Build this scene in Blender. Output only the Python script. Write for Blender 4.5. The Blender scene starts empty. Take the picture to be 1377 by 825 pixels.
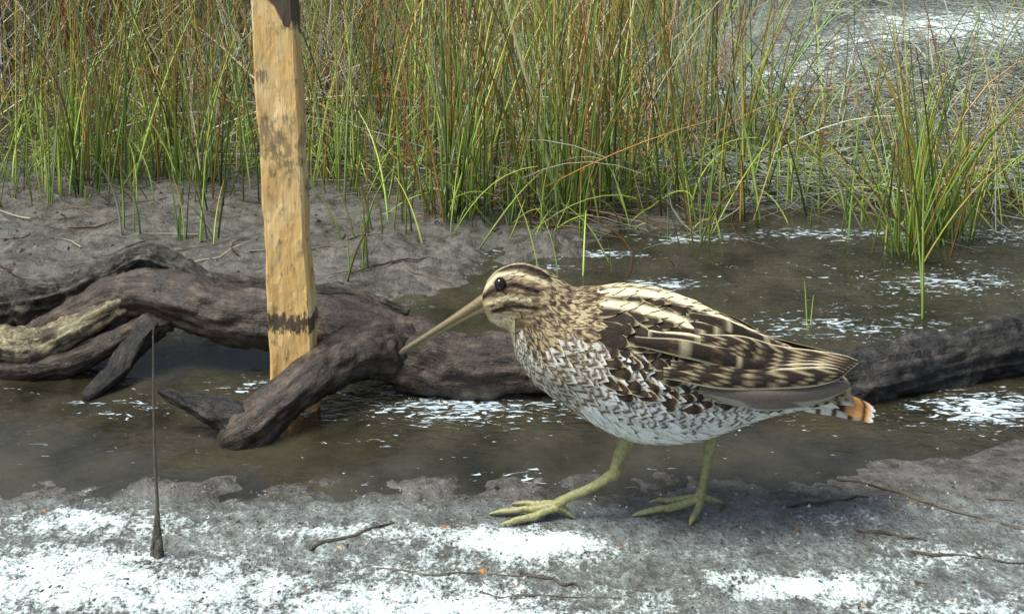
import bpy, math, random
import numpy as np
from mathutils import Vector, noise as mnoise

rng = np.random.default_rng(7)
random.seed(7)
scene = bpy.context.scene
scene.view_settings.view_transform = 'Standard'
scene.view_settings.look = 'None'
scene.view_settings.exposure = 0
COL = scene.collection

# ------------------------------------------------------------------ noise
def _h(ix, iy, seed):
    n = (ix.astype(np.int64) * 374761393 + iy.astype(np.int64) * 668265263 + seed * 974634777) & 0xffffffff
    n = ((n ^ (n >> 13)) * 1274126177) & 0xffffffff
    n = n ^ (n >> 16)
    return (n & 0xffff) / 65535.0

def vnoise(x, y, seed=0):
    x = np.asarray(x, float); y = np.asarray(y, float)
    ix = np.floor(x); iy = np.floor(y)
    fx = x - ix; fy = y - iy
    fx = fx * fx * (3 - 2 * fx); fy = fy * fy * (3 - 2 * fy)
    a = _h(ix, iy, seed); b = _h(ix + 1, iy, seed)
    c = _h(ix, iy + 1, seed); d = _h(ix + 1, iy + 1, seed)
    return (a * (1 - fx) + b * fx) * (1 - fy) + (c * (1 - fx) + d * fx) * fy

def fbm(x, y, seed=0, o=4):
    s = 0; amp = 0.5; tot = 0
    for i in range(o):
        s = s + amp * vnoise(x * 2 ** i + 13.7 * i, y * 2 ** i + 7.1 * i, seed + i)
        tot += amp; amp *= 0.5
    return s / tot * 2 - 1

def sm(t):
    t = np.clip(t, 0, 1)
    return t * t * (3 - 2 * t)

# ------------------------------------------------------------------ terrain height
WATER_Z = -0.004
def hgt(x, y):
    x = np.asarray(x, float); y = np.asarray(y, float)
    yn = np.interp(x, [-.6, -.24, -.02, .2, .37, .6], [.684, .688, .690, .703, .748, .765]) + .012 * fbm(x * 14, y * 6, 3)
    yf = np.interp(x, [-.6, -.3, -.16, -.10, 0, .1, .3, .6, 1.0], [.90, .92, .95, 1.02, 1.15, 1.22, 1.30, 1.36, 1.34]) + .04 * fbm(x * 9, y * 9, 4)
    zn = np.where(y < yn, -.004 + .004 * sm((yn - y) / .035), -.004 - .022 * sm((y - yn) / .12))
    zn = zn + (.0022 * fbm(x * 30, y * 45, 11) + .0014 * fbm(x * 120, y * 120, 12, 3)) * sm((.74 - y) / .05)
    for (cx, cy, r, a) in [(-.245, .693, .012, .005), (-.225, .690, .008, .004), (-.20, .694, .010, .003), (-.05, .695, .012, .003), (-.36, .70, .015, .003), (.05, .70, .01, .002)]:
        zn = zn + a * np.exp(-((x - cx) ** 2 + (y - cy) ** 2) / r ** 2) * (1 + .8 * fbm(x * 150, y * 150, 33, 3))
    feet = np.exp(-(((x - .09) / .12) ** 2 + ((y - .652) / .018) ** 2))
    zn = zn * (1 - .7 * feet)
    zf = -.026 + .022 * sm((y - (yf - .12)) / .12) + .007 * sm((y - yf) / .12) + .016 * sm((y - 1.35) / .5)
    lump = fbm(x * 14, y * 14, 21, 4)
    ridg = 1 - np.abs(fbm(x * 30, y * 30, 27, 3)) * 2
    zf = zf + (.0064 * lump + .0045 * fbm(x * 60, y * 60, 25, 4) + .0028 * ridg) * sm((y - yf + .1) / .1)
    for (cx, cy, r, a) in [(.04, 1.15, .035, .017), (-.08, 1.08, .05, .005), (.075, 1.13, .018, .012), (-.15, 1.13, .04, .008), (.01, 1.11, .02, .008),
                           (.21, 1.14, .02, .007), (.14, 1.16, .02, .008), (-.2, .99, .03, .008), (-.05, 1.14, .02, .009)]:
        zf = zf + a * np.exp(-((x - cx) ** 2 + (y - cy) ** 2) / r ** 2) * (1 + .6 * fbm(x * 70, y * 70, 31, 3))
    hill = sm((y - 1.5) / .9) * sm((x - .22) / .5)
    zf = zf + .15 * hill + .02 * hill * fbm(x * 5, y * 5, 41)
    zf = zf + .02 * sm((y - 2.0) / 1) + .25 * sm((y - 6) / 30)
    return np.where(y > 2.4, np.maximum(zn, np.maximum(zf, 0.004)), np.maximum(zn, zf))

# ------------------------------------------------------------------ helpers
def mesh_np(name, verts, faces, mat=None, smooth=True, col=None, parent=None, attrs=None):
    verts = np.asarray(verts, dtype=np.float32).reshape(-1, 3)
    faces = np.asarray(faces, dtype=np.int32)
    k = faces.shape[1]
    me = bpy.data.meshes.new(name)
    me.vertices.add(len(verts)); me.vertices.foreach_set('co', verts.ravel())
    me.loops.add(faces.size); me.loops.foreach_set('vertex_index', faces.ravel())
    me.polygons.add(len(faces))
    me.polygons.foreach_set('loop_start', np.arange(0, faces.size, k, dtype=np.int32))
    me.polygons.foreach_set('use_smooth', np.full(len(faces), smooth, dtype=bool))
    me.update(calc_edges=True)
    if col is not None:
        c = np.ones((len(verts), 4), dtype=np.float32); c[:, :3] = col
        a = me.attributes.new('Col', 'FLOAT_COLOR', 'POINT'); a.data.foreach_set('color', c.ravel())
    if attrs:
        for n, arr in attrs.items():
            arr = np.asarray(arr, dtype=np.float32)
            if arr.ndim == 1:
                a = me.attributes.new(n, 'FLOAT', 'POINT'); a.data.foreach_set('value', arr)
            else:
                a = me.attributes.new(n, 'FLOAT_VECTOR', 'POINT'); a.data.foreach_set('vector', arr.ravel())
    me.validate()
    ob = bpy.data.objects.new(name, me)
    COL.objects.link(ob)
    if mat: me.materials.append(mat)
    if parent: ob.parent = parent
    return ob

def empty(name, loc=(0, 0, 0)):
    e = bpy.data.objects.new(name, None); e.location = loc; e.empty_display_size = .02
    COL.objects.link(e); return e

def grid_faces(nr, nc, off=0, wrap=False):
    r = np.arange(nr - 1)[:, None]; c = np.arange(nc if wrap else nc - 1)[None, :]
    c2 = (c + 1) % nc
    a = r * nc + c; b = r * nc + c2; d = (r + 1) * nc + c2; e = (r + 1) * nc + c
    return np.stack([a, b, d, e], -1).reshape(-1, 4) + off

def catmull(P, n):
    P = np.asarray(P, float)
    Q = np.vstack([2 * P[0] - P[1], P, 2 * P[-1] - P[-2]])
    ts = np.linspace(0, len(P) - 1, n)
    i = np.clip(np.floor(ts).astype(int), 0, len(P) - 2); f = (ts - i)[:, None]
    p0, p1, p2, p3 = Q[i], Q[i + 1], Q[i + 2], Q[i + 3]
    return .5 * ((2 * p1) + (-p0 + p2) * f + (2 * p0 - 5 * p1 + 4 * p2 - p3) * f ** 2 + (-p0 + 3 * p1 - 3 * p2 + p3) * f ** 3)

def tube(name, pts, mat, n=60, m=20, amp=0.0, freq=1.0, ridge=0.0, parent=None, col=None, seed=0, flat=1.0):
    """pts rows: x,y,z,r"""
    C = catmull(pts, n); P = C[:, :3]; R = np.maximum(C[:, 3], 1e-5)
    T = np.gradient(P, axis=0); T /= np.linalg.norm(T, axis=1)[:, None]
    up = np.array([0, 0, 1.]) if abs(T[:, 2]).mean() < .85 else np.array([0, 1., 0])
    S = np.cross(T, up); S /= np.linalg.norm(S, axis=1)[:, None]
    U = np.cross(S, T)
    L = np.concatenate([[0], np.cumsum(np.linalg.norm(np.diff(P, axis=0), axis=1))])
    a = np.linspace(0, 2 * math.pi, m, endpoint=False)
    V = np.zeros((n, m, 3)); G = np.zeros((n, m, 3))
    rm = R.mean()
    for i in range(n):
        for j in range(m):
            ca, sa = math.cos(a[j]), math.sin(a[j])
            d = 1.0
            if amp or ridge:
                q = Vector((L[i] / rm * .35 * freq + seed * 9.3, ca * 1.1, sa * 1.1 + seed))
                d += amp * mnoise.fractal(q, .8, 2.0, 5)
                q2 = Vector((L[i] / rm * .12 + seed, ca * 4.5, sa * 4.5))
                d += ridge * mnoise.fractal(q2, .8, 2.0, 4)
            V[i, j] = P[i] + R[i] * d * (ca * S[i] + sa * U[i] * flat)
            G[i, j] = (L[i] / rm, ca, sa)
    V = V.reshape(-1, 3); G = G.reshape(-1, 3)
    F = grid_faces(n, m, wrap=True)
    nv = len(V)
    V = np.vstack([V, P[0] - T[0] * R[0] * .35, P[-1] + T[-1] * R[-1] * .35]); G = np.vstack([G, G[0], G[-1]])
    j = np.arange(m); j2 = (j + 1) % m
    c0 = np.stack([j2, j, np.full(m, nv)], 1)
    base = (n - 1) * m
    c1 = np.stack([base + j, base + j2, np.full(m, nv + 1)], 1)
    me_faces = [tuple(f) for f in F] + [tuple(f) for f in c0] + [tuple(f) for f in c1]
    me = bpy.data.meshes.new(name); me.from_pydata([tuple(v) for v in V], [], me_faces); me.update()
    me.polygons.foreach_set('use_smooth', np.ones(len(me.polygons), dtype=bool))
    at = me.attributes.new('grain', 'FLOAT_VECTOR', 'POINT'); at.data.foreach_set('vector', G.astype(np.float32).ravel())
    if col is not None:
        cc = np.ones((len(V), 4), dtype=np.float32)
        cv = catmull(col, n) if len(np.shape(col)) > 1 else np.tile(col, (n, 1))
        cc[:n * m, :3] = np.repeat(np.clip(cv, 0, 1), m, axis=0); cc[nv, :3] = cv[0]; cc[nv + 1, :3] = cv[-1]
        at = me.attributes.new('Col', 'FLOAT_COLOR', 'POINT'); at.data.foreach_set('color', cc.ravel())
    me.materials.append(mat)
    ob = bpy.data.objects.new(name, me); COL.objects.link(ob)
    if parent: ob.parent = parent
    return ob

# ------------------------------------------------------------------ material helpers
class NT:
    def __init__(s, name):
        s.m = bpy.data.materials.new(name); s.m.use_nodes = True
        s.t = s.m.node_tree; s.t.nodes.clear()
        s.out = s.n('ShaderNodeOutputMaterial'); s.b = s.n('ShaderNodeBsdfPrincipled')
        s.l(s.b.outputs[0], s.out.inputs[0])
    def n(s, t, **k):
        x = s.t.nodes.new(t)
        for a, v in k.items(): setattr(x, a, v)
        return x
    def l(s, a, b): s.t.links.new(a, b)
    def inp(s, sock, v):
        if isinstance(v, bpy.types.NodeSocket): s.l(v, sock)
        else: sock.default_value = v
    def coord(s, scale=(1, 1, 1), attr=None):
        if attr:
            o = s.n('ShaderNodeAttribute', attribute_name=attr).outputs['Vector']
        else:
            o = s.n('ShaderNodeTexCoord').outputs['Object']
        mp = s.n('ShaderNodeMapping'); mp.inputs['Scale'].default_value = scale
        s.l(o, mp.inputs['Vector']); return mp.outputs[0]
    def noise(s, vec, scale=5, detail=5, rough=.55, dist=0):
        x = s.n('ShaderNodeTexNoise'); s.l(vec, x.inputs['Vector'])
        x.inputs['Scale'].default_value = scale; x.inputs['Detail'].default_value = detail
        x.inputs['Roughness'].default_value = rough; x.inputs['Distortion'].default_value = dist
        return x.outputs['Fac']
    def ramp(s, f, stops):
        x = s.n('ShaderNodeValToRGB'); s.l(f, x.inputs[0]); e = x.color_ramp.elements
        while len(e) < len(stops): e.new(.5)
        for i, (p, c) in enumerate(stops):
            e[i].position = p
            e[i].color = (c, c, c, 1) if not hasattr(c, '__len__') else (*c, 1)
        return x.outputs[0]
    def math(s, op, a, b=0.0, c=None):
        x = s.n('ShaderNodeMath', operation=op); s.inp(x.inputs[0], a); s.inp(x.inputs[1], b)
        if c is not None: s.inp(x.inputs[2], c)
        return x.outputs[0]
    def mix(s, f, a, b, mode='MIX'):
        x = s.n('ShaderNodeMix', data_type='RGBA', blend_type=mode)
        s.inp(x.inputs[0], f)
        for sk, v in ((x.inputs[6], a), (x.inputs[7], b)):
            if isinstance(v, bpy.types.NodeSocket): s.l(v, sk)
            else: sk.default_value = (*v, 1)
        return x.outputs[2]
    def attr(s, name, o='Fac'): return s.n('ShaderNodeAttribute', attribute_name=name).outputs[o]
    def bump(s, h, strength=.5, dist=.01, prev=None):
        x = s.n('ShaderNodeBump'); s.inp(x.inputs['Strength'], strength); x.inputs['Distance'].default_value = dist
        s.l(h, x.inputs['Height'])
        if prev: s.l(prev, x.inputs['Normal'])
        return x.outputs[0]
    def fin(s, color=None, rough=None, normal=None, **k):
        for key, v in (('Base Color', color), ('Roughness', rough), ('Normal', normal)):
            if v is None: continue
            if isinstance(v, bpy.types.NodeSocket): s.l(v, s.b.inputs[key])
            else: s.b.inputs[key].default_value = (*v, 1) if hasattr(v, '__len__') else v
        for a, v in k.items(): s.b.inputs[a.replace('_', ' ')].default_value = v
        return s.m

# ground
g = NT('mud_and_sand')
oc = g.coord()
n1 = g.noise(oc, 18, 8, .62); n2 = g.noise(oc, 90, 6, .7); n3 = g.noise(oc, 420, 3, .7)
mud = g.mix(g.ramp(n1, [(.35, 0.), (.65, 1.)]), (.045, .041, .034), (.145, .138, .120))
mud = g.mix(g.ramp(n2, [(.50, 0.), (.72, .6)]), mud, (.25, .245, .215))
mud = g.mix(g.ramp(n2, [(.36, .85), (.47, 0.)]), mud, (.026, .022, .017))
mud = g.mix(g.ramp(n3, [(.3, .55), (.5, 0.)]), mud, (.03, .026, .02))
gray = g.mix(g.ramp(n2, [(.35, 0.), (.62, 1.)]), (.095, .106, .10), (.32, .375, .365))
gray = g.mix(g.ramp(n1, [(.38, .55), (.54, 0.)]), gray, (.095, .096, .088))
gray = g.mix(g.ramp(n3, [(.38, .85), (.5, 0.)]), gray, (.06, .056, .048))
base = g.mix(g.attr('sand'), mud, gray)
dm = g.math('ADD', g.attr('white_sand'), g.math('MULTIPLY', g.math('SUBTRACT', n2, .5), 2.5))
dm = g.math('ADD', dm, g.math('MULTIPLY', g.math('SUBTRACT', n3, .5), 2.2))
dmask = g.ramp(dm, [(.18, 0.), (.85, 1.)])
col = g.mix(dmask, base, (.80, .92, .91))
vg = g.noise(oc, 900, 2, .8)
col = g.mix(g.ramp(vg, [(.32, .65), (.44, 0.)]), col, (.14, .13, .11))
rough = g.math('ADD', g.math('MULTIPLY', dmask, .4), g.ramp(n1, [(.35, .18), (.6, .46)]))
bp = g.bump(n2, .8, .007); bp = g.bump(n3, .6, .0018, bp)
g.fin(col, rough, bp)
MAT_GROUND = g.m

# water
w = NT('murky_water')
wc = w.coord((1, 2.3, 1))
r1 = w.noise(wc, 52, 2, .5, 1.2); r2 = w.noise(wc, 24, 2, .5, .4)
rip_a = w.attr('ripple')
wn = w.bump(r1, rip_a, .011)
wn = w.bump(r2, .14, .004, wn)
murk = w.mix(w.ramp(w.noise(w.coord(), 12, 6, .65), [(.35, 0.), (.65, 1.)]), (.018, .017, .010), (.070, .062, .039))
glint_n = w.noise(w.coord((1, 3.2, 1)), 62, 2, .55, 1.6)
glint_n = w.math('ADD', glint_n, w.math('MULTIPLY', w.attr('painted_glint'), .31))
glint_m = w.ramp(glint_n, [(.705, 0.), (.785, .92)])
murk = w.mix(glint_m, murk, (.66, .80, .88))  # sky and sun glints painted into the water colour as pale streaks
w.fin(murk, w.math('ADD', .04, w.math('MULTIPLY', glint_m, .3)), wn, IOR=1.42)
w.l(w.math('ADD', .74, w.math('MULTIPLY', glint_m, .26)), w.b.inputs['Alpha'])
MAT_WATER = w.m

# reeds
r = NT('rush_stems')
r.fin(r.attr('Col', 'Color'), .45)
r.b.inputs['Specular IOR Level'].default_value = .4
MAT_REED = r.m

# plumage
p = NT('plumage')
pv = p.coord((1, 1, 1)); pn = p.noise(pv, 900, 3, .6)
pc = p.mix(p.ramp(pn, [(.3, .35), (.6, 0.)]), p.attr('Col', 'Color'), (.05, .038, .025))
p.fin(pc, .72, p.bump(pn, .3, .0008))
p.b.inputs['Specular IOR Level'].default_value = .2
MAT_PLUM = p.m
s = NT('leg_scales'); sv = s.coord(); sn = s.noise(sv, 500, 3)
s.fin(s.mix(s.ramp(sn, [(.35, .6), (.6, 0.)]), s.attr('Col', 'Color'), (.14, .125, .06)), .45, s.bump(sn, .5, .0008)); MAT_LEG = s.m
s = NT('eye_gloss'); s.fin((.012, .008, .006), .06); MAT_EYE = s.m

# driftwood
def wood(name, dark, mid, pale, k=1.0, lo=.42, hi=.7, r0=.38):
    d = NT(name); gv = d.coord((.35, 1.6, 1.6), attr='grain')
    a = d.noise(gv, 2.2, 8, .68, .5); b = d.noise(d.coord((.9, 8, 8), attr='grain'), 3, 5, .7)
    o1 = d.noise(d.coord(), 70, 7, .68); o2 = d.noise(d.coord(), 380, 4, .7)
    c = d.mix(d.ramp(a, [(lo - .12, 0.), (lo + .1, 1.)]), dark, mid)
    c = d.mix(d.ramp(d.math('ADD', d.math('MULTIPLY', o1, .6), d.math('MULTIPLY', a, .4)), [(hi - .17, 0.), (hi - .03, .85)]), c, pale)
    c = d.mix(d.ramp(o1, [(.36, .8), (.50, 0.)]), c, dark)
    c = d.mix(d.ramp(b, [(.38, .65), (.50, 0.)]), c, tuple(x * .4 for x in dark))
    c = d.mix(d.ramp(o2, [(.34, .6), (.46, 0.)]), c, dark)
    nn = d.bump(b, .6 * k, .002); nn = d.bump(a, .6 * k, .005, nn); nn = d.bump(o1, .7 * k, .005, nn); nn = d.bump(o2, .5 * k, .0015, nn)
    return d.fin(c, d.ramp(o1, [(.35, r0), (.65, r0 + .28)]), nn)
MAT_LOG = wood('wet_driftwood', (.018, .013, .009), (.074, .051, .035), (.20, .155, .115), .8, .45, .68, .22)
MAT_BARK = wood('old_bark', (.018, .015, .010), (.082, .074, .055), (.26, .24, .175), 1.3, .45, .66)
MAT_YEL = wood('weathered_root', (.05, .04, .024), (.22, .18, .10), (.58, .51, .30), 1.0, .43, .62)
MAT_CHAR = wood('charred_wood', (.012, .011, .010), (.042, .038, .034), (.16, .14, .125), 1.2, .46, .68, .3)
MAT_TWIG = wood('dead_twig', (.06, .05, .036), (.17, .145, .11), (.34, .31, .25))
MAT_STEM = wood('bleached_stem', (.11, .095, .07), (.26, .225, .17), (.42, .38, .31))

# stake
k = NT('sawn_timber')
kv = k.coord((1, 1, .12)); ka = k.noise(kv, 240, 6, .6); kb = k.noise(k.coord((1, 1, .5)), 60, 6, .65, .8)
kc = k.mix(k.ramp(ka, [(.3, 0.), (.7, 1.)]), (.62, .36, .11), (.90, .62, .26))
kc = k.mix(k.ramp(k.noise(k.coord((1, 1, .6)), 26, 4), [(.5, 0.), (.7, .8)]), kc, (.88, .70, .38))
kc = k.mix(k.ramp(kb, [(.54, 0.), (.68, .65)]), kc, (.26, .20, .11))
kc = k.mix(k.ramp(k.noise(k.coord((1, 1, .35)), 150, 5, .7), [(.56, 0.), (.66, .8)]), kc, (.17, .135, .08))
sep = k.n('ShaderNodeSeparateXYZ'); k.l(k.n('ShaderNodeTexCoord').outputs['Object'], sep.inputs[0])
zz = k.math('ADD', sep.outputs[2], k.math('MULTIPLY', k.math('SUBTRACT', kb, .5), .006))
band = k.math('SUBTRACT', 1.0, k.math('MULTIPLY', k.math('ABSOLUTE', k.math('SUBTRACT', zz, .0635)), 115.))
kh = k.noise(k.coord((1, 1, .5)), 300, 4, .7)
band = k.ramp(k.math('ADD', band, k.math('MULTIPLY', k.math('SUBTRACT', kh, .5), 3.4)), [(.05, 0.), (.5, .92)])
kc = k.mix(band, kc, (.035, .03, .026))
blot = k.math('SUBTRACT', 1.0, k.math('MULTIPLY', k.math('ABSOLUTE', k.math('SUBTRACT', zz, .205)), 45.))
blot = k.math('ADD', blot, k.math('MULTIPLY', k.math('SUBTRACT', kb, .5), 6.))
blot = k.math('ADD', blot, k.math('MULTIPLY', k.math('SUBTRACT', kh, .5), 3.))
kc = k.mix(k.ramp(blot, [(.6, 0.), (1., .65)]), kc, (.17, .135, .08))
topd = k.math('ADD', k.math('MULTIPLY', k.math('SUBTRACT', sep.outputs[2], .300), 60.), k.math('MULTIPLY', sep.outputs[0], 55.))
topd = k.math('ADD', topd, k.math('MULTIPLY', k.math('SUBTRACT', kb, .5), 5.))
kc = k.mix(k.ramp(topd, [(.35, 0.), (.7, .95)]), kc, (.05, .038, .028))
k.fin(kc, .6, k.bump(ka, .6, .003)); MAT_STAKE = k.m

# ------------------------------------------------------------------ ground
def gx(a, b, st): return np.arange(a, b, st)
ys = np.concatenate([[-40, -15, -5, -2, -.8, -.3, 0, .2, .35], gx(.42, .78, .0015), gx(.78, 1.4, .0035), gx(1.4, 2.6, .012), gx(2.6, 5, .06), np.geomspace(5, 90, 30)])
xr = np.concatenate([gx(0, .46, .0024), gx(.46, 1.3, .009), gx(1.3, 3, .05), np.geomspace(3, 80, 24)])
xs = np.concatenate([-xr[:0:-1], xr])
X, Y = np.meshgrid(xs, ys); Z = hgt(X, Y)
white_sand = np.zeros_like(X) - .46  # whitening amount for sand patches, foreground and hill
for (cx, cy, rx, ry, a) in [(-.277, .652, .09, .018, .75), (-.265, .602, .12, .026, .85), (-.16, .577, .15, .018, .7), (-.02, .633, .060, .016, 1.0),
                            (.025, .622, .05, .015, .8), (.163, .589, .046, .012, 1.35), (.27, .612, .07, .014, .6), (-.03, .560, .12, .016, .7),
                            (.25, .565, .08, .016, .6), (-.12, .64, .06, .012, .5), (-.05, .5, .5, .05, .8), (.2, .652, .06, .004, .3), (-.1, .61, .3, .035, .32), (.1, .575, .3, .02, .2),
                            (.47, 1.87, .20, .07, 1.7), (.92, 2.05, .26, .10, 1.8), (.66, 1.97, .10, .05, 1.1), (1.6, 2.2, .5, .3, 1.2)]:
    white_sand = white_sand + a * np.exp(-(((X - cx) / rx) ** 2 + ((Y - cy) / ry) ** 2))
white_sand += .45 * fbm(X * 25, Y * 40, 61) * (Y < .7)
sand = np.maximum(sm((.680 + .014 * fbm(X * 12, Y * 12, 62) - Y) / .024) * (.75 + .25 * fbm(X * 8, Y * 20, 63)), sm((Y - 1.5) / .2) * sm((X - .25) / .2))
ground = mesh_np('ground', np.stack([X, Y, Z], -1).reshape(-1, 3), grid_faces(len(ys), len(xs)), MAT_GROUND,
                 attrs={'white_sand': white_sand.ravel(), 'sand': sand.ravel()})

# ------------------------------------------------------------------ water
wx = gx(-2.2, 2.2, .02); wy = gx(.66, 2.36, .01)
WX, WY = np.meshgrid(wx, wy)
rip = np.zeros_like(WX) + .04
glint_a = np.zeros_like(WX)
for (cx, cy, rx, ry, a) in [(-.03, .80, .12, .035, .9), (.36, .80, .10, .05, .7), (.35, 1.0, .26, .12, .55), (-.22, .83, .05, .03, .5), (.1, 1.1, .3, .05, .35), (.5, 1.15, .2, .1, .4)]:
    rip += a * np.exp(-(((WX - cx) / rx) ** 2 + ((WY - cy) / ry) ** 2))
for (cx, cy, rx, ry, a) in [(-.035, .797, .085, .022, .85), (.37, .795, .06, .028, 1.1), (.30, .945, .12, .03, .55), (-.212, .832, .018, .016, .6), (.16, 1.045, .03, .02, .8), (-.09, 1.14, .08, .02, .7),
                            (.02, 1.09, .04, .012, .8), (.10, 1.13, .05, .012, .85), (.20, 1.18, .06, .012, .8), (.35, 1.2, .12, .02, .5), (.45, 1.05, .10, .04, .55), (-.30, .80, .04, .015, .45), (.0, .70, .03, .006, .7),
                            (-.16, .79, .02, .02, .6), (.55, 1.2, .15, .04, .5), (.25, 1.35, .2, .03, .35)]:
    glint_a += a * np.exp(-(((WX - cx) / rx) ** 2 + ((WY - cy) / ry) ** 2))
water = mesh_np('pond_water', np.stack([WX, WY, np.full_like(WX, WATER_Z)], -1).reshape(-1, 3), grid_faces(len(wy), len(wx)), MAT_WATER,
                attrs={'ripple': np.clip(rip, 0, 1).ravel(), 'painted_glint': np.clip(glint_a, 0, 1.1).ravel()})

# ------------------------------------------------------------------ blades
def blades(name, base, az, th0, th1, H, rad, cb, ct, mat=MAT_REED, K=8, M=3, lie=False, lift=None, wob=0.0):
    N = len(base)
    s = np.linspace(0, 1, K)
    th = th0[:, None] + th1[:, None] * s[None, :] ** 1.5
    ds = H[:, None] / (K - 1)
    hx = np.concatenate([np.zeros((N, 1)), np.cumsum(np.sin(th[:, :-1]) * ds, 1)], 1)
    hz = np.concatenate([np.zeros((N, 1)), np.cumsum(np.cos(th[:, :-1]) * ds, 1)], 1)
    az2 = az[:, None] + wob * rng.normal(size=(N, 1)) * s[None, :]
    px = base[:, 0:1] + hx * np.cos(az2); py = base[:, 1:2] + hx * np.sin(az2); pz = base[:, 2:3] + hz
    if lie:
        pz = np.maximum(hgt(px, py), WATER_Z) + rad[:, None] + lift[:, None] * (1 + 0 * s[None, :])
    R = rad[:, None] * (1 - .75 * s[None, :] ** 2)
    a = np.arange(M) / M * 2 * math.pi
    ph = rng.uniform(0, 6.28, N)
    ang = ph[:, None, None] + a[None, None, :]
    e1 = np.stack([-np.sin(az2), np.cos(az2), np.zeros_like(az2)], -1)
    e2 = np.stack([np.cos(th) * np.cos(az2), np.cos(th) * np.sin(az2), -np.sin(th)], -1)
    C = np.stack([px, py, pz], -1)
    V = C[:, :, None, :] + R[:, :, None, None] * (np.cos(ang)[..., None] * e1[:, :, None, :] + np.sin(ang)[..., None] * e2[:, :, None, :])
    F1 = grid_faces(K, M, wrap=True)
    F = (F1[None] + (np.arange(N) * K * M)[:, None, None]).reshape(-1, 4)
    tmix = (s[None, :, None] ** 1.4)
    c = cb[:, None, :] * (1 - tmix) + ct[:, None, :] * tmix
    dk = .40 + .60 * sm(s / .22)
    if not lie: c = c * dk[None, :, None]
    c = np.repeat(c[:, :, None, :], M, axis=2)
    return mesh_np(name, V.reshape(-1, 3), F, mat, True, c.reshape(-1, 3))

GREENS = np.array([[.22, .34, .06], [.32, .42, .085], [.16, .27, .06], [.40, .45, .11], [.21, .35, .14], [.10, .16, .045], [.44, .57, .15]])
BROWNS = np.array([[.50, .21, .055], [.56, .29, .085], [.32, .12, .04], [.54, .42, .19]])
STRAWS = np.array([[.64, .61, .45], [.45, .47, .41], [.74, .69, .47], [.32, .31, .26]])
def colors(N, pdead=.2):
    cb = GREENS[rng.integers(0, len(GREENS), N)] * rng.uniform(.35, 1.45, (N, 1))  # wide tone spread per stem, also standing in for self-shadow between stems
    ct = np.where(rng.random((N, 1)) < .60, BROWNS[rng.integers(0, 4, N)] * rng.uniform(.5, 1.2, (N, 1)), cb * np.array([1.15, 1.05, .9]))
    dead = rng.random((N, 1)) < pdead
    st_ = STRAWS[rng.integers(0, 4, N)]; br = BROWNS[rng.integers(0, 4, N)]
    dd = np.where(rng.random((N, 1)) < .5, st_, br) * rng.uniform(.5, 1.15, (N, 1))
    cb = np.where(dead, dd, cb); ct = np.where(dead, dd * .9, ct)
    return cb, ct

def front(x):
    return np.interp(x, [-2, -.45, -.3, -.15, -.05, .05, .15, .3, .45, .6, .8, 1.5], [1.52, 1.52, 1.54, 1.44, 1.34, 1.26, 1.34, 1.42, 1.42, 1.38, 1.40, 1.4])
def barren(x, y):
    b = sm((x - .30) / .12) * sm((1.25 * x + 1.55 - y) / .3) * sm((y - 1.36) / .08)
    b2 = np.exp(-(((x - .47) / .26) ** 2 + ((y - 1.88) / .22) ** 2)) + np.exp(-(((x - 1.0) / .45) ** 2 + ((y - 2.1) / .3) ** 2))
    return np.clip(np.maximum(b * .93, b2 * .975), 0, 1)
def field(N):
    x = rng.uniform(-2.6, 2.8, N); y = 1.2 + 3.2 * rng.random(N) ** 1.3
    cl = fbm(x * 7, y * 7, 71, 3)
    keep = (y > front(x) + .20 * fbm(x * 10, y * 3, 72)) & (cl + .18 * rng.normal(size=N) > -.18)
    bare = barren(x, y)
    keep &= rng.random(N) > bare
    return x[keep], y[keep], bare[keep]
x, y, bare = field(29000)
N = len(x)
base = np.stack([x, y, hgt(x, y) - .006], -1)
cb, ct = colors(N, .30)
H = rng.uniform(.20, .60, N) * np.where(y > 2, 1.1, 1) * (1 - .5 * sm((bare - .5) / .3))
patch = fbm(x * 3, y * 3, 77, 2)[:, None]
cb = cb * (1 + .6 * patch); ct = ct * (1 + .4 * patch)
shade = (1 - .6 * sm((-.35 - x) / .5) * sm((y - 1.75) / .3))[:, None]     # shadowed gaps at the back left, put into the stem colour
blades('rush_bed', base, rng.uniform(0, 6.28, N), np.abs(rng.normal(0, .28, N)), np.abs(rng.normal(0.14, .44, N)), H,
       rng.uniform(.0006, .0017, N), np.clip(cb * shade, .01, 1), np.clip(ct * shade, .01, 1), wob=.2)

# tussocks standing out in front of the bed
TUS = [(-.62, 1.42, 50, .05, .34), (-.55, 1.36, 44, .025, .3), (-.48, 1.40, 40, .02, .3), (-.42, 1.37, 30, .018, .3), (-.335, 1.15, 5, .006, .11), (-.375, 1.16, 5, .008, .1), (-.44, 1.17, 4, .008, .09),
       (-.58, 1.30, 24, .03, .2), (-.385, 1.30, 14, .02, .18), (-.34, 1.42, 26, .03, .28), (-.25, 1.42, 26, .03, .3), (-.20, 1.34, 22, .03, .28), (-.09, 1.24, 28, .02, .36), (-.06, 1.25, 34, .02, .38), (-.02, 1.24, 22, .02, .34), (.065, 1.24, 50, .018, .42), (.03, 1.30, 36, .03, .4), (.12, 1.28, 24, .02, .36),
       (.17, 1.30, 24, .03, .32), (.21, 1.17, 9, .012, .12), (.24, 1.27, 22, .03, .28), (.31, 1.30, 20, .03, .24), (.44, 1.14, 36, .016, .27), (.475, 1.17, 46, .018, .30), (.51, 1.19, 30, .02, .26), (.40, 1.22, 12, .03, .18),
       (.58, 1.24, 18, .04, .18), (.66, 1.30, 20, .05, .22), (.36, 1.45, 22, .05, .26), (.50, 1.50, 20, .06, .26), (-.155, 1.06, 5, .01, .09), (-.14, 1.17, 12, .03, .12), (-.28, 1.33, 12, .03, .2)]
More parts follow.
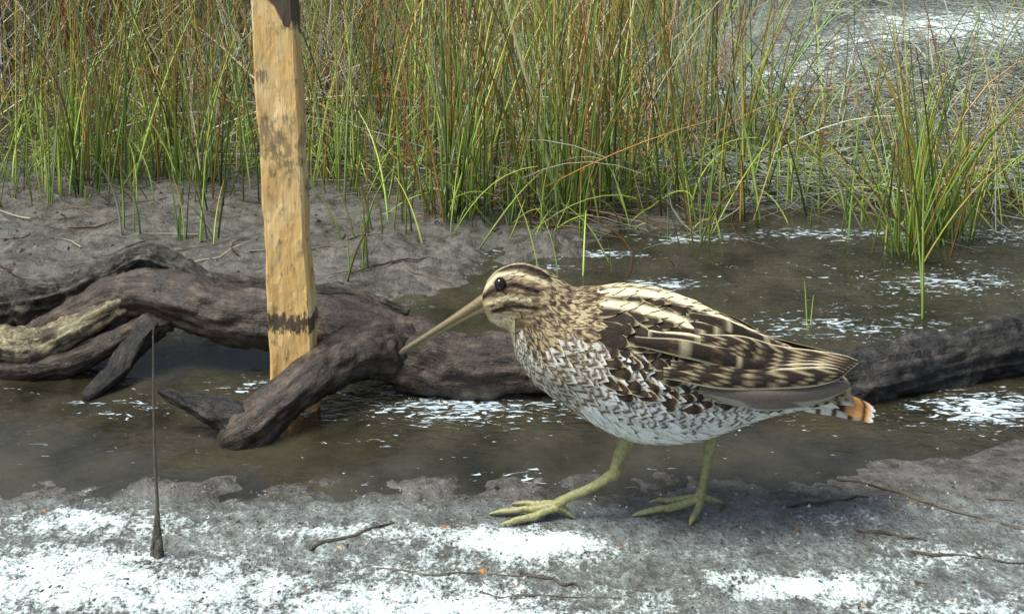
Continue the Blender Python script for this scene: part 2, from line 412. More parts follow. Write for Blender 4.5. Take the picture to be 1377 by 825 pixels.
bx = []; by = []; hh = []; ln = []
for (cx, cy, n, r0, h0) in TUS:
    bx += list(rng.normal(cx, r0, n)); by += list(rng.normal(cy, r0 * .8, n))
    hh += list(rng.uniform(.5, 1.2, n) * h0); ln += [1.5 if (cx > .35 and cy > 1) else 1.15] * n
bx = np.array(bx); by = np.array(by); hh = np.array(hh); ln = np.array(ln); N = len(bx)
cb, ct = colors(N, .16); cb *= np.array([1.05, 1.12, .9])
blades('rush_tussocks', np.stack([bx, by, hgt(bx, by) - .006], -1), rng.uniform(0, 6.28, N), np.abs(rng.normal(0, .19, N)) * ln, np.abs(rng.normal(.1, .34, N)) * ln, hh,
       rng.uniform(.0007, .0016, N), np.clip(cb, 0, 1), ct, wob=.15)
# lone upright shoots standing in open water
G0 = np.array([.36, .50, .11])
blades('rush_shoots', np.array([[.386, .963, -.02], [.389, .966, -.02], [.274, .95, -.02], [.277, .952, -.02]]), np.array([1., 3., 2., 5.]), np.array([.02, .05, .04, .1]), np.array([.03, .05, .1, .1]),
       np.array([.155, .12, .055, .045]), np.array([.0017, .0013, .0011, .001]), np.array([G0] * 4), np.array([G0 * 1.1] * 4))

# short fresh shoots and arching leaves along the margin
N = 900
x = rng.uniform(-1.0, 1.2, N); y = front(x) - .06 + rng.normal(0, .07, N)
cb = np.array([[.38, .52, .11]]) * rng.uniform(.4, 1.25, (N, 1)); ct = cb * np.array([1.2, 1.05, .8])
blades('marginal_grass', np.stack([x, y, np.maximum(hgt(x, y), WATER_Z) - .004], -1), rng.uniform(0, 6.28, N), rng.uniform(.1, .9, N), rng.uniform(.2, 1.1, N),
       rng.uniform(.03, .16, N), rng.uniform(.0007, .0014, N), cb, ct, wob=.3)

# fallen straw
def litter(name, x, y, Lr, rr, cols, maxlift=.006):
    N = len(x)
    c = cols[rng.integers(0, len(cols), N)] * rng.uniform(.5, 1.25, (N, 1))
    az = rng.normal(0, .7, N) + np.where(rng.random(N) < .5, 0, math.pi)
    base = np.stack([x, y, hgt(x, y)], -1)
    blades(name, base, az, np.full(N, 1.55), np.zeros(N), rng.uniform(*Lr, N), rng.uniform(*rr, N), c, c * .9, lie=True,
           lift=rng.uniform(0, maxlift, N), wob=.5, K=7)
N = 7500
x = rng.uniform(.25, 1.9, N); y = rng.uniform(1.33, 2.5, N)
kk = (y < 1.45 * x + 1.2) & (rng.random(N) > .85 * np.exp(-(((x - .47) / .2) ** 2 + ((y - 1.87) / .09) ** 2)) + .95 * np.exp(-(((x - .92) / .28) ** 2 + ((y - 2.05) / .13) ** 2)))
litter('straw_mat', x[kk], y[kk], (.06, .30), (.0006, .0014), STRAWS * np.array([.62, .69, .76]), .022)
N = 3000
x = rng.uniform(-1.4, 1.2, N); y = front(x) - .08 + np.abs(rng.normal(0, .35, N))
litter('fallen_rushes', x, y, (.04, .22), (.0006, .0013), np.vstack([STRAWS * .5, BROWNS * .35]), .010)
N = 45
x = rng.uniform(-.62, -.1, N); y = rng.uniform(1.05, 1.45, N)
litter('bank_straws', x, y, (.03, .14), (.0005, .0011), np.vstack([STRAWS * .55, BROWNS * .25]), .002)

N = 1700
x = rng.uniform(-1.2, 1.6, N); y = front(x) + rng.uniform(-.02, .5, N)
c = np.vstack([STRAWS, BROWNS])[rng.integers(0, 8, N)] * rng.uniform(.6, 1.2, (N, 1))
cs = STRAWS[rng.integers(0, 4, N)] * rng.uniform(.5, 1.0, (N, 1)) * np.array([.85, .95, 1.0])
bar = barren(x, y) > .5
c = np.where(bar[:, None], cs, c)
blades('dead_rush_stems', np.stack([x, y, hgt(x, y) - .004], -1), rng.uniform(0, 6.28, N), rng.uniform(.25, 1.15, N) + .35 * bar, rng.uniform(0, .7, N), rng.uniform(.15, .42, N) * (1 - .3 * bar),
       rng.uniform(.0006, .0014, N), c, c)
blades('reed_stalks', np.array([[.062, 1.25, -.005], [.075, 1.27, -.005], [.05, 1.30, -.005]]), np.array([3.3, 2.9, 0.3]), np.array([.25, .12, .2]), np.array([.05, .1, .1]),
       np.array([.42, .40, .36]), np.array([.0030, .0024, .0026]), np.array([[.70, .66, .32]] * 3), np.array([[.76, .68, .38]] * 3))

# ------------------------------------------------------------------ driftwood
log = empty('driftwood_log')
tube('trunk', [(-.53, .90, -.025, .018), (-.445, .89, -.010, .019), (-.387, .89, .0187, .019), (-.346, .885, .0414, .021), (-.306, .88, .0498, .021), (-.2455, .87, .0399, .0225),
               (-.180, .862, .0365, .0225), (-.1287, .85, .0327, .024), (-.0906, .84, .0218, .026), (-.0413, .83, .0142, .0245), (.019, .83, .013, .022),
               (.0973, .83, .0052, .021), (.1855, .825, .002, .019), (.23, .82, .003, .017)], MAT_LOG, 280, 60, .20, 1.3, .05, log)
tube('burnt_end', [(.19, .823, .000, .014), (.225, .82, .002, .019), (.257, .82, .004, .022), (.3242, .84, .0047, .023), (.3881, .86, .0085, .022), (.4547, .88, .0095, .021), (.55, .90, .009, .018), (.64, .92, .004, .012)],
     MAT_CHAR, 170, 52, .26, 1.6, .26, log, seed=3)
tube('side_branch', [(-.085, .84, .022, .022), (-.108, .825, .0285, .021), (-.1285, .81, .0294, .019), (-.1531, .785, .0255, .0165), (-.1769, .765, .0125, .0160), (-.1938, .755, .001, .0175), (-.207, .75, -.004, .014), (-.214, .749, -.006, .006)],
     MAT_LOG, 110, 44, .24, 1.4, .10, log, seed=5)
tube('branch_stub', [(-.197, .752, .002, .012), (-.2075, .755, .009, .011), (-.231, .76, .0164, .0075), (-.250, .763, .0215, .005), (-.264, .765, .025, .002)], MAT_CHAR, 60, 26, .3, 1.2, .3, log, seed=6)
tube('bark_ridge', [(-.60, .97, .000, .018), (-.516, .95, .006, .018), (-.47, .94, .018, .018), (-.404, .93, .031, .014), (-.36, .92, .0540, .011), (-.328, .915, .0705, .0095), (-.30, .91, .0640, .0095),
                    (-.2605, .90, .0530, .007), (-.1865, .89, .0510, .006), (-.1332, .88, .0492, .0055), (-.0875, .865, .0420, .003)], MAT_BARK, 220, 36, .42, 1.5, .35, log, seed=8)
tube('pale_root', [(-.50, .87, .018, .014), (-.455, .865, .0200, .014), (-.4003, .855, .0185, .013), (-.3644, .86, .0315, .011), (-.3276, .87, .047, .008)], MAT_YEL, 90, 30, .32, 1.6, .25, log, seed=10)
tube('root_prop', [(-.3016, .865, .032, .012), (-.315, .85, .018, .010), (-.3246, .83, .0052, .008), (-.3374, .81, -.004, .005)], MAT_CHAR, 50, 24, .25, 1.2, .2, log, seed=11)
tube('root_low', [(-.47, .86, -.008, .013), (-.425, .853, -.001, .012), (-.3633, .85, .008, .010), (-.324, .86, .0253, .010), (-.29, .87, .035, .010)], MAT_LOG, 80, 28, .25, 1.2, .2, log, seed=12)
tube('split_strip', [(-.36, .89, .028, .006), (-.345, .872, .022, .005), (-.33, .868, .036, .0045), (-.30, .866, .060, .004)], MAT_BARK, 40, 14, .25, 1, .2, log, seed=14)
tube('knot', [(-.098, .822, .030, .010), (-.100, .812, .031, .011), (-.101, .808, .031, .006)], MAT_LOG, 16, 22, .25, 1.0, .2, log, seed=15)

# ------------------------------------------------------------------ stake
nz = 90
zs = np.linspace(-.05, .56, nz)
hw, ht, bv = .0172, .0075, .002
corner = [(-hw, -ht + bv), (-hw + bv, -ht), (hw - bv, -ht), (hw, -ht + bv), (hw, ht - bv), (hw - bv, ht), (-hw + bv, ht), (-hw, ht - bv)]
ring = []
for i in range(8):
    a = np.array(corner[i]); b = np.array(corner[(i + 1) % 8]); nseg = 8 if i in (1, 5) else 2
    for q in range(nseg): ring.append(a + (b - a) * q / nseg)
ring = np.array(ring); m = len(ring)
V = []
for zv in zs:
    wv = 1 + .03 * math.sin(zv * 31) + .02 * math.sin(zv * 83 + 1)
    for (a, b) in ring:
        e = .0008 * mnoise.fractal(Vector((a * 120, b * 120, zv * 35)), .8, 2, 3)
        V.append((a * wv + e, b + e, zv))
n0 = len(V); V.append((0, 0, zs[-1] + .0005))
F = [tuple(f) for f in grid_faces(nz, m, wrap=True)] + [((nz - 1) * m + i, (nz - 1) * m + (i + 1) % m, n0) for i in range(m)]
me = bpy.data.meshes.new('wooden_stake'); me.from_pydata(V, [], F); me.update(); me.materials.append(MAT_STAKE)
st = bpy.data.objects.new('wooden_stake', me); COL.objects.link(st)
st.location = (-.168, .800, 0); st.rotation_euler = (math.radians(0), math.radians(-3.3), math.radians(-8))

# ------------------------------------------------------------------ thin dead stem in the sand
ds = empty('dead_stem')
tube('stem', [(-.2115, .615, -.004, .0015), (-.2125, .615, .02, .0012), (-.2145, .614, .07, .0008), (-.2155, .615, .13, .0005), (-.2150, .615, .136, .0003)], MAT_STEM, 60, 8, .3, 3, 0, ds)
for i in range(6):
    o = random.uniform(-.0050, .0060)
    tube('sheath_%d' % i, [(-.2115 + o, .615 + random.uniform(-.003, .003), -.003, .0020), (-.2118 + o * .6, .615, .013, .0015), (-.2128 + o * .3, .6145, .022 + .012 * random.random(), .0004)], MAT_STEM if i % 2 else MAT_TWIG, 24, 8, .4, 2, .2, ds, seed=i)

# ------------------------------------------------------------------ twigs
def gz(x, y): return float(hgt(np.array([x]), np.array([y]))[0])
TW = [((-.123, .622), (-.075, .646), .0013), ((.222, .700), (.315, .640), .0018), ((.30, .648), (.37, .612), .0012), ((.18, .665), (.235, .672), .0011),
      ((.215, .640), (.255, .628), .0011), ((-.08, .602), (.02, .594), .0007), ((.005, .598), (.040, .586), .0013), ((.24, .617), (.31, .606), .0009),
      ((-.02, .581), (.06, .578), .0007), ((.31, .672), (.36, .665), .0010), ((-.345, .72), (-.27, .77), .0018), ((-.40, .80), (-.33, .77), .0016)]
for i, (a, b, r0) in enumerate(TW):
    pts = []
    for q in range(7):
        f = q / 6; xx = a[0] + (b[0] - a[0]) * f + random.uniform(-.0018, .0018); yy = a[1] + (b[1] - a[1]) * f + random.uniform(-.0018, .0018)
        pts.append((xx, yy, max(gz(xx, yy), -.012) + r0 * .4, r0 * (1 - .6 * f) * random.uniform(.8, 1.15)))
    tube('fallen_twig', pts, MAT_STEM if i in (1, 2, 5, 8, 9) else MAT_TWIG, 44, 10, .4, 2, .2, None, seed=i)

def crumbs(name, N, xr, yr, sz, cols, flat=1.0):
    x = rng.uniform(*xr, N); y = rng.uniform(*yr, N)
    kp = fbm(x * 20, y * 30, 81, 3) + .5 * rng.normal(size=N) > 0
    x = x[kp]; y = y[kp]; N = len(x)
    T = np.array([[1, 0, -.3], [-.5, .87, -.3], [-.5, -.87, -.3], [0.1, .1, .8]])
    a = rng.uniform(0, 6.28, N); S = sz[0] + (sz[1] - sz[0]) * rng.random(N) ** 3
    el = rng.uniform(.6, 2.2, N)
    ox = T[None, :, 0] * el[:, None]; oy = T[None, :, 1] + 0 * el[:, None]
    X2 = ox * np.cos(a)[:, None] - oy * np.sin(a)[:, None]; Y2 = ox * np.sin(a)[:, None] + oy * np.cos(a)[:, None]
    V = np.stack([x[:, None] + X2 * S[:, None], y[:, None] + Y2 * S[:, None], hgt(x, y)[:, None] + (T[None, :, 2] * flat) * S[:, None] + .0002], -1)
    F = (np.array([[0, 1, 3], [1, 2, 3], [2, 0, 3]])[None] + (np.arange(N) * 4)[:, None, None]).reshape(-1, 3)
    c = cols[rng.integers(0, len(cols), N)] * rng.uniform(.7, 1.2, (N, 1))
    return mesh_np(name, V.reshape(-1, 3), F, MAT_REED, False, np.repeat(c[:, None], 4, 1).reshape(-1, 3))
crumbs('sand_grit', 8000, (-.42, .42), (.48, .69), (.0003, .0014), np.array([[.05, .045, .035], [.12, .10, .08], [.45, .48, .46], [.3, .3, .28]]))
crumbs('leaf_crumbs', 220, (-.4, .42), (.5, .67), (.0008, .0028), np.array([[.35, .14, .03], [.22, .10, .05], [.40, .30, .10], [.08, .05, .03]]), .35)
crumbs('mud_clods', 4200, (-.7, .9), (.93, 1.6), (.0008, .0050), np.array([[.04, .036, .03], [.07, .064, .055], [.12, .112, .095]]), .7)

# ------------------------------------------------------------------ the snipe
K = .000472
bird = empty('snipe', (.0998, .65, 0))
def BX(px): return (px - 900) * K
def BZ(py): return (697.5 - py) * K
ST = np.array([  # Tx,Ty,Bx,By,hw
    (648, 396, 650, 414, 8), (656, 377, 656, 427, 17), (672, 362, 668, 436, 24), (697, 354, 682, 442, 29), (724, 359, 688, 454, 33), (748, 372, 692, 472, 37),
    (770, 386, 702, 493, 45), (795, 387, 722, 516, 55), (825, 385, 759, 541, 65), (860, 385, 804, 570, 73), (900, 393, 849, 588, 76), (940, 408, 899, 591, 74),
    (975, 426, 949, 582, 68), (1010, 444, 993, 567, 58), (1045, 459, 1035, 554, 45), (1080, 474, 1075, 548, 34), (1110, 490, 1112, 546, 24), (1140, 508, 1145, 551, 15)], float)
ND = 700
DT = catmull(ST, ND); US = np.linspace(0, len(ST) - 1, ND)
_cx = (DT[:, 0] + DT[:, 2]) / 2; _cz = (DT[:, 1] + DT[:, 3]) / 2
_ax = (DT[:, 0] - DT[:, 2]) / 2; _az = (DT[:, 1] - DT[:, 3]) / 2
_A = np.hypot(_ax, _az); _b = DT[:, 4]
_a = np.sqrt(np.maximum(_A ** 2 - (.42 * _b) ** 2, (.6 * _A) ** 2))
_ux = _ax / _A; _uz = _az / _A
def S(u, v, off=0.0):
    I = lambda t: np.interp(u, US, t)
    cx, cz, a, b, ux, uz = I(_cx), I(_cz), I(_a), I(_b), I(_ux), I(_uz)
    nx = np.cos(v) / a; ny = np.sin(v) / b; nl = np.hypot(nx, ny)
    px = cx + ux * (a * np.cos(v) + off * nx / nl); pz = cz + uz * (a * np.cos(v) + off * nx / nl)
    py = b * np.sin(v) + off * ny / nl
    return px, pz, py
def toW(px, pz, py): return np.stack([BX(px), py * K, BZ(pz)], -1)

def pdist(px, pz, poly):
    d = np.full(np.shape(px), 1e9)
    for (x0, y0), (x1, y1) in zip(poly[:-1], poly[1:]):
        dx, dy = x1 - x0, y1 - y0
        t = np.clip(((px - x0) * dx + (pz - y0) * dy) / (dx * dx + dy * dy), 0, 1)
        d = np.minimum(d, np.hypot(px - x0 - t * dx, pz - y0 - t * dy))
    return d
def mixc(a, b, f): f = np.clip(f, 0, 1)[..., None]; return a * (1 - f) + b * f
C_ = lambda *a: np.array(a)
BUFF = C_(.50, .40, .23); CREAM = C_(.88, .77, .49); DARK = C_(.018, .012, .009); BRN = C_(.13, .085, .048); WHT = C_(.82, .85, .80); RUF = C_(.27, .15, .065)
STR = [[(800, 394), (850, 392), (900, 398), (950, 416), (1000, 442), (1040, 470)],
       [(756, 405), (800, 406), (850, 413), (900, 427), (950, 451), (985, 471), (1015, 496)],
       [(790, 436), (850, 448), (910, 474), (960, 496)]]
def plumage(px, app, py, s_, t_, kind, rnd):
    sh = np.shape(px); one = np.ones(sh)
    nse = fbm(px * .09 + rnd * 40, app * .16, 91, 2)
    if kind == 'head':
        c = mixc(BUFF * .70 * one[..., None], BRN * one[..., None], .6 + 1.6 * fbm(px * .10, app * .35, 92, 2))
        c = mixc(c, DARK, 1.3 - pdist(px, app, [(655, 372), (680, 359), (705, 358), (740, 373)]) / 6.5)
        c = mixc(c, CREAM * .7, 1.3 - pdist(px, app, [(652, 388), (668, 370), (695, 368), (735, 382)]) / 3.6)
        c = mixc(c, DARK, 1.5 - pdist(px, app, [(648, 401), (662, 392), (690, 383), (722, 393)]) / 3.8)
        c = mixc(c, CREAM * .7, 1.1 - pdist(px, app, [(655, 408), (680, 401), (712, 403)]) / 4.2)
        c = mixc(c, DARK, 1.3 - pdist(px, app, [(664, 418), (690, 412), (722, 415)]) / 3.2)
        c = mixc(c, CREAM * .75, (app - 420) / 10 * (px < 692))
        c = mixc(c, BUFF, 1.2 - np.abs(py) / 3.0)
        return c
    if kind == 'neck':
        bar = np.sin(s_ * 6.0 + rnd * 6) * .5 + nse * 1.3
        c = mixc(BUFF * .92 * one[..., None], BRN * .7, bar * 1.4 + .2)
        return mixc(c, DARK, (.38 - np.abs(t_)) * 3 * (s_ > .25) * (rnd > .3))
    if kind == 'breast':
        bar = .5 + .5 * np.sin(s_ * 9 + np.abs(t_) * 2.2 + rnd * 2)
        return mixc((WHT * .6 + BUFF * .35) * one[..., None], BRN * .8, (bar - .52) * 3)
    if kind == 'flank':
        bar = .5 + .5 * np.sin(s_ * 11 + np.abs(t_) * 2.0 + rnd * 1.0)
        return mixc(WHT * .95 * one[..., None], BRN * .85, (bar - .58) * 4)
    if kind == 'belly':
        return WHT * (1.05 + .1 * nse[..., None])
    if kind == 'back':
        e = np.maximum(np.abs(t_), s_ ** 5)
        c = mixc(DARK * one[..., None], RUF, (.16 - np.abs(np.abs(t_) - .45)) * 6 * (np.sin(s_ * 14 + rnd * 6) > .2) * .4)
        c = mixc(c, BUFF * (.7 + .3 * rnd), (e - .87) * 9)
        for i, P in enumerate(STR[:2]): c = mixc(c, CREAM * (1.0 - .08 * i), 1.8 - pdist(px, app, P) / (4.0))
        return c
    if kind == 'covert':
        e = np.maximum(np.abs(t_), s_ ** 4)
        c = mixc(DARK * 1.5 * one[..., None], BRN, (np.sin(s_ * 12 + rnd * 5) - .1) * .8)
        c = mixc(c, CREAM * (.62 + .3 * rnd), (e - .70) * 7)
        return mixc(c, CREAM * .9, 1.3 - pdist(px, app, STR[2]) / 4.5)
    if kind == 'rump':
        bar = .5 + .5 * np.sin(s_ * 10 + rnd * 2)
        return mixc(BUFF * .9 * one[..., None], BRN * .5, (bar - .45) * 3)

nu, nv_ = 220, 96
U, Vv = np.meshgrid(np.linspace(0, len(ST) - 1, nu), np.linspace(-math.pi, math.pi, nv_, endpoint=False), indexing='ij')
px, pz, py = S(U, Vv, -0.5)
app = pz + .42 * np.abs(py)
cbody = plumage(px, app, py, U * 3 % 1, 0 * U, 'neck', .3)
ch = plumage(px, app, py, 0 * U, 0 * U, 'head', .3)
cbody = mixc(ch, cbody, U - 4.5)
cbody = mixc(cbody, WHT * np.ones(U.shape + (1,)), (np.abs(Vv) - 1.7) * 3 * (U > 8))
Wb = toW(px, pz, py).reshape(-1, 3)
mesh_np('body', Wb, grid_faces(nu, nv_, wrap=True), MAT_PLUM, True, cbody.reshape(-1, 3), bird)

FV = []; FF = []; FC = []; foff = 0
def seglen(u):
    return math.hypot(np.interp(u + .5, US, _cx) - np.interp(u - .5, US, _cx), np.interp(u + .5, US, _cz) - np.interp(u - .5, US, _cz)) + 1e-6
def feather(u0, v0, L, W, kind, lift, rnd, ns=8, nt=7, drift=0.0):
    global foff
    du = L / seglen(u0)
    if u0 + du > len(ST) - 1.02: return
    s1 = np.linspace(0, 1, ns); t1 = np.linspace(-1, 1, nt)
    s_, t_ = np.meshgrid(s1, t1, indexing='ij')
    shp = np.sqrt(np.clip(np.sin(np.pi * (.12 + .88 * s_) ** .8 * .985), 0.02, 1))
    a = np.interp(u0, US, _a); b = np.interp(u0, US, _b)
    rl = math.hypot(a * math.sin(v0), b * math.cos(v0)) + 4
    rag = 1 + .06 * rng.normal()
    u = u0 + du * (s_ - .12 * t_ ** 2 * s_); v = v0 + t_ * W / 2 * shp / rl * rag + drift * s_
    off = .2 + lift * s_ ** 1.3 + (1 - t_ ** 2) * .10 * W * .35 + rnd * .9
    px, pz, py = S(u, v, off)
    app = pz + .42 * np.abs(py)
    c = plumage(px, app, py, s_, t_, kind, rnd) * (.85 + .3 * rnd)
    FV.append(toW(px, pz, py).reshape(-1, 3)); FF.append(grid_faces(ns, nt, foff)); FC.append(np.clip(c, 0, 1).reshape(-1, 3)); foff += ns * nt

def put(u0, u1, step_px, vlo, vhi, wstep, L, W, kindf, lift):
    u = u1; row = 0
    while u > u0:
        a, b = np.interp(u, US, _a), np.interp(u, US, _b)
        for side in (-1, 1):
            v = vlo + (row % 2) * .5 * wstep / max(a, b)
            while v < vhi:
                rl = math.hypot(a * math.sin(v), b * math.cos(v)) + 4
                kind = kindf(u, v) if callable(kindf) else kindf
                uu = u + rng.normal() * .08; vv = side * (v + rng.normal() * .16 * wstep / rl)
                feather(uu, vv, L * rng.uniform(.8, 1.2), W * rng.uniform(.8, 1.2), kind, lift, rng.random(), drift=rng.normal() * .03)
                v += wstep / rl
        u -= step_px / seglen(u); row += 1
def kf_low(u, v):
    if v > 2.12 + .1 * rng.normal() and u > 7.8: return 'belly'
    if u > 13.2: return 'rump' if v < 2.3 else 'belly'
    if u > 8.2: return 'flank'
    return 'breast'
put(6.0, 15.6, 11, 1.25, math.pi, 12, 24, 17, kf_low, 2.2)
put(13.0, 16.0, 12, 0, 1.4, 12, 26, 18, 'rump', 2.5)
put(8.0, 12.6, 14, 1.05, 1.72, 15, 32, 21, 'covert', 3.5)
put(7.2, 13.0, 16, 0.0, 1.1, 18, 42, 26, 'back', 4.0)
put(4.2, 7.4, 7, 0.0, 2.1, 8, 17, 10, 'neck', 1.8)
put(4.2, 6.6, 7, 1.9, math.pi, 8, 17, 11, 'breast', 1.8)
put(.6, 4.6, 4.2, 0.0, math.pi, 5, 10, 6.5, 'head', 0.9)
mesh_np('feathers', np.vstack(FV), np.vstack(FF), MAT_PLUM, True, np.vstack(FC), bird)

BVt = []; BF = []; BC = []; boff = 0
def quill(pts, W, colf, nrm=(0, -1, .35), ns=26, nt=9, camber=.18, mirror=True, persp=True):
    global boff
    C = catmull(np.array(pts, float), ns)
    if persp: C[:, 1] -= .42 * np.abs(C[:, 2])
    for sgn in ((1, -1) if mirror else (1,)):
        dz = 9.0 if sgn < 0 else 0.0
        P = np.stack([BX(C[:, 0]), C[:, 2] * K * sgn, BZ(C[:, 1] + dz)], -1)
        T = np.gradient(P, axis=0); T /= np.linalg.norm(T, axis=1)[:, None]
        n = np.array([nrm[0], nrm[1] * sgn, nrm[2]]); n = n / np.linalg.norm(n)
        B = np.cross(T, n); B /= np.linalg.norm(B, axis=1)[:, None]
        Nn = np.cross(B, T)
        s1 = np.linspace(0, 1, ns); t1 = np.linspace(-1, 1, nt)
        s_, t_ = np.meshgrid(s1, t1, indexing='ij')
        shp = np.sqrt(np.clip(1 - np.clip((s_ - .72) / .285, 0, 1) ** 2, 0.004, 1)) * (.55 + .45 * sm(s_ / .35))
        wv = t_ * W / 2 * shp * K
        V = P[:, None] + B[:, None] * wv[..., None] + Nn[:, None] * ((1 - t_ ** 2) * camber * W * K * shp)[..., None]
        BVt.append(V.reshape(-1, 3)); BF.append(grid_faces(ns, nt, boff)); BC.append(np.clip(colf(s_, t_), 0, 1).reshape(-1, 3)); boff += ns * nt
def c_prim(s_, t_):
    o = np.ones(s_.shape)[..., None]
    c = mixc(C_(.13, .112, .09) * o, C_(.24, .21, .17), np.abs(t_) * .8)
    return mixc(c, C_(.55, .51, .42), (np.abs(t_) - .84) * 10)
def c_tert(s_, t_):
    o = np.ones(s_.shape)[..., None]
    c = mixc(DARK * 1.3 * o, BUFF * .8, (np.sin(s_ * 42 + np.abs(t_) * 5) - .45) * 2.2 * (np.abs(t_) > .18))
    return mixc(c, CREAM * .85, (np.abs(t_) - .80) * 9)
def mk_scap(edge, bright):
    def c_scap(s_, t_):
        o = np.ones(s_.shape)[..., None]
        ph = random.uniform(0, 3)
        c = mixc(DARK * o, RUF * .8, (np.sin(s_ * 22 + ph) - .6) * 2 * (np.abs(t_) > .3) * .5)
        c = mixc(c, CREAM * .6, (np.sin(s_ * 17 + ph) - .88) * 6)
        return mixc(c, CREAM * bright, (np.abs(t_) - edge) * 8)
    return c_scap
for i in range(5):
    quill([(925 + i * 6, 517 + i * 3, -79 + i), (1000 + i * 4, 526 + i * 2.2, -72 + i), (1075, 525 + i * 1.5, -50 + i * 1.5), (1134 - i * 9, 515 + i * 4.0, -28 + i * 2)], 21, c_prim, (0, -1, .25))
for i in range(6):
    quill([(880 + i * 10, 497 - i * 8.6, -81 + i * 4), (960 + i * 6, 505 - i * 8.4, -76 + i * 5), (1050, 505 - i * 5.5, -56 + i * 5), (1124 + i * 5, 500 - i * 2.8, -34 + i * 4)], 24, c_tert, (0, -1, .45 + .1 * i))
for i in range(5):
    quill([(845 + i * 18, 457 - i * 8.4, -71 + i * 10), (910 + i * 14, 467 - i * 7.4, -71 + i * 10), (975 + i * 10, 483 - i * 6.3, -65 + i * 10), (1022 + i * 8, 494 - i * 5.6, -56 + i * 9)], 22,
          mk_scap(.66 if i in (1, 3) else .84, 1.0 if i in (1, 3) else .6), (0, -1, .6 + .25 * i), ns=30)
def c_tail(s_, t_):
    o = np.ones(s_.shape)[..., None]
    c = mixc(DARK * 1.5 * o, BUFF * .8, (np.sin(s_ * 30) - .3) * 2)
    c = mixc(c, C_(.70, .34, .11), (s_ - .60) * 12); c = mixc(c, DARK, (.04 - np.abs(s_ - .86)) * 40)
    return mixc(c, WHT, (s_ - .92) * 20)
for i in range(6):
    yo = (i - 2.5) * 5
    quill([(1075, 520 + abs(yo) * .3, yo * .5), (1120, 531 + abs(yo) * .4, yo * .9), (1178 - abs(yo) * .9, 549 + abs(yo) * .5, yo * 1.7)], 17, c_tail, (0, -.55, 1), mirror=False, ns=24, persp=False)
for i in range(3):
    quill([(1070, 543 + i * 2, -8 + i * 8), (1115, 546 + i * 2, -8 + i * 8), (1160, 557 + i, -8 + i * 8)], 15, lambda s_, t_: mixc(WHT * np.ones(s_.shape)[..., None], BRN, (np.sin(s_ * 26) - .1) * 2), (0, -.8, .4), mirror=False, persp=False)
mesh_np('wings_and_tail', np.vstack(BVt), np.vstack(BF), MAT_PLUM, True, np.vstack(BC), bird)

def bp_(L): return [(BX(a), c * K, BZ(b), r_ * K) for (a, b, c, r_) in L]
tube('upper_mandible', bp_([(664, 400, 0, 9), (650, 404, 0, 8), (635, 413, 0, 6.4), (600, 435, 0, 4.6), (565, 457, 0, 3.9), (545, 470, 0, 4.1), (538, 475, 0, 2.5)]), MAT_LEG, 50, 16, 0, 1, 0, bird,
     col=np.array([(.16, .12, .06), (.20, .145, .065), (.21, .155, .075), (.16, .12, .06), (.09, .07, .045), (.05, .04, .03)]))
tube('lower_mandible', bp_([(664, 413, 0, 8), (652, 413, 0, 6.5), (636, 420, 0, 4.8), (600, 440, 0, 3.6), (568, 460, 0, 3.0), (548, 472, 0, 2.5)]), MAT_LEG, 50, 16, 0, 1, 0, bird,
     col=np.array([(.34, .27, .12), (.36, .28, .13), (.26, .20, .10), (.12, .09, .06)]))
for sg in (-1, 1):
    bpy.ops.mesh.primitive_uv_sphere_add(segments=32, ring_count=20, radius=8.0 * K, location=(BX(673), sg * 19.5 * K, BZ(373.5)))
    e = bpy.context.object; e.name = 'eye'; e.data.materials.append(MAT_EYE); e.parent = bird
    for f in e.data.polygons: f.use_smooth = True
LG = np.array((.31, .31, .13))
def leg(name, L, n=50): tube(name, bp_(L), MAT_LEG, n, 14, .16, 2.6, 0, bird, col=LG * random.uniform(.9, 1.12), seed=len(name))
leg('near_tarsus', [(850, 570, -16, 12), (838, 592, -15, 10), (829, 612, -14, 7.5), (826, 626, -13, 8.4), (818, 634, -12, 6.8), (795, 650, -8, 5.4), (770, 664, -3, 5.6), (752, 677, 2, 6.4), (744, 683, 3, 6.0)], 70)
leg('near_toe_mid', [(750, 680, 3, 6.5), (734, 683, 4, 4.6), (715, 687, 5, 4.9), (704, 687, 5, 3.9), (690, 690, 6, 4.3), (674, 691.5, 7, 3.2), (658, 695, 7, 1.2)])
leg('near_toe_in', [(750, 682, 1, 6), (734, 685, -3, 4.3), (716, 690, -7, 4.6), (704, 690, -10, 3.6), (692, 692, -12, 3.6), (672, 696, -15, 1.1)])
leg('near_toe_out', [(750, 680, 4, 6), (734, 684, 12, 4.2), (718, 689, 19, 4.3), (706, 690, 24, 3.3), (688, 695, 30, 1.1)])
leg('near_hind_toe', [(750, 680, 2, 5.5), (762, 687, 0, 3.8), (773, 695, -2, 1.2)], 24)
leg('far_tarsus', [(940, 555, 12, 13), (955, 580, 12, 11), (960, 597, 12, 8), (956, 612, 12, 7.6), (951, 640, 12, 5.4), (947, 662, 12, 5.6), (943, 674, 12, 6.8)], 70)
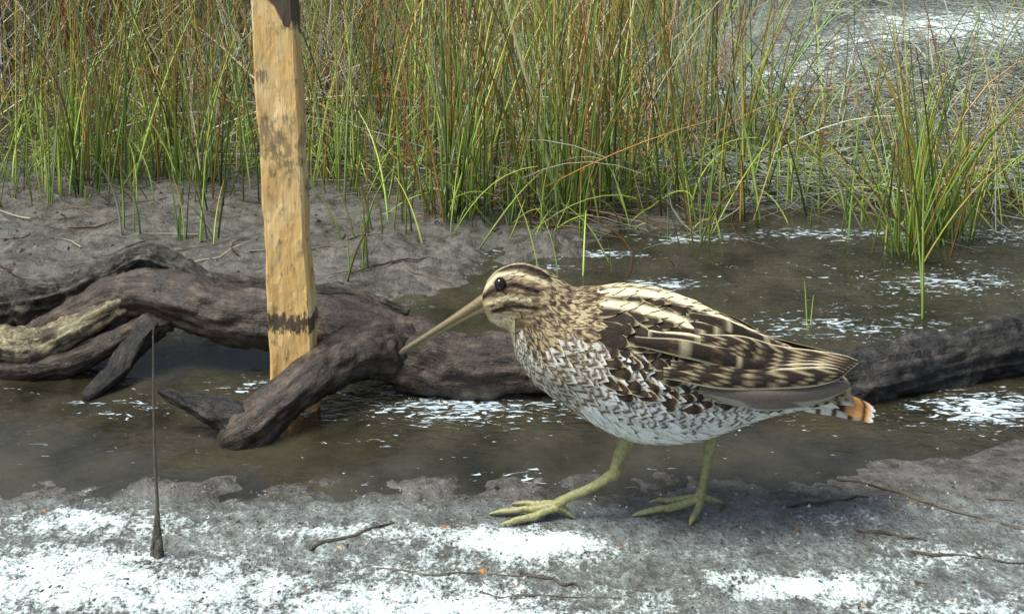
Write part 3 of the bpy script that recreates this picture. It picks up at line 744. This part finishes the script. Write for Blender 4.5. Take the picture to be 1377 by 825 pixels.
leg('far_toe_mid', [(945, 676, 12, 6.2), (925, 683, 11, 4.6), (904, 688, 9, 4.8), (892, 688, 8, 3.9), (876, 691, 7, 4.0), (862, 692.5, 5, 3.0), (850, 695.5, 4, 1.1)])
leg('far_toe_in', [(945, 678, 11, 6), (938, 687, 2, 4.4), (930, 692, -8, 3.8), (925, 695.5, -15, 1.4)])
leg('far_toe_out', [(945, 676, 13, 6), (922, 684, 22, 4.3), (904, 690, 27, 4.2), (892, 690, 30, 3.2), (878, 695, 33, 1.1)])
leg('far_hind_toe', [(945, 675, 13, 5.2), (960, 684, 20, 4.0), (974, 691, 28, 2.2), (979, 695, 30, 1.0)], 24)

# ------------------------------------------------------------------ light and sky
tosun = Vector((-.38, -.16, .90)).normalized()
world = bpy.data.worlds.new('World'); scene.world = world; world.use_nodes = True
nt = world.node_tree; nt.nodes.clear()
sky = nt.nodes.new('ShaderNodeTexSky'); sky.sky_type = 'NISHITA'; sky.sun_disc = False
sky.sun_elevation = math.asin(tosun.z); sky.sun_rotation = math.atan2(tosun.x, tosun.y)
sky.air_density = 1.0; sky.dust_density = 4.0; sky.ozone_density = .8
bg = nt.nodes.new('ShaderNodeBackground'); bg.inputs[1].default_value = .15
ow = nt.nodes.new('ShaderNodeOutputWorld'); nt.links.new(sky.outputs[0], bg.inputs[0]); nt.links.new(bg.outputs[0], ow.inputs[0])
sd = bpy.data.lights.new('sun', 'SUN'); sd.energy = 4.8; sd.angle = math.radians(26); sd.color = (.98, 1, .93)
so = bpy.data.objects.new('sun', sd); COL.objects.link(so); so.rotation_euler = (-tosun).to_track_quat('-Z', 'Y').to_euler()
so.location = (0, 0, 5)

# ------------------------------------------------------------------ camera
cd = bpy.data.cameras.new('camera'); cd.sensor_width = 36; cd.lens = 36; cd.shift_y = -.4085; cd.clip_start = .02; cd.clip_end = 400
cd.dof.use_dof = True; cd.dof.focus_distance = .74; cd.dof.aperture_fstop = 50
cam = bpy.data.objects.new('camera', cd); COL.objects.link(cam); cam.location = (0, 0, .40); cam.rotation_euler = (math.radians(90), 0, 0)
scene.camera = cam
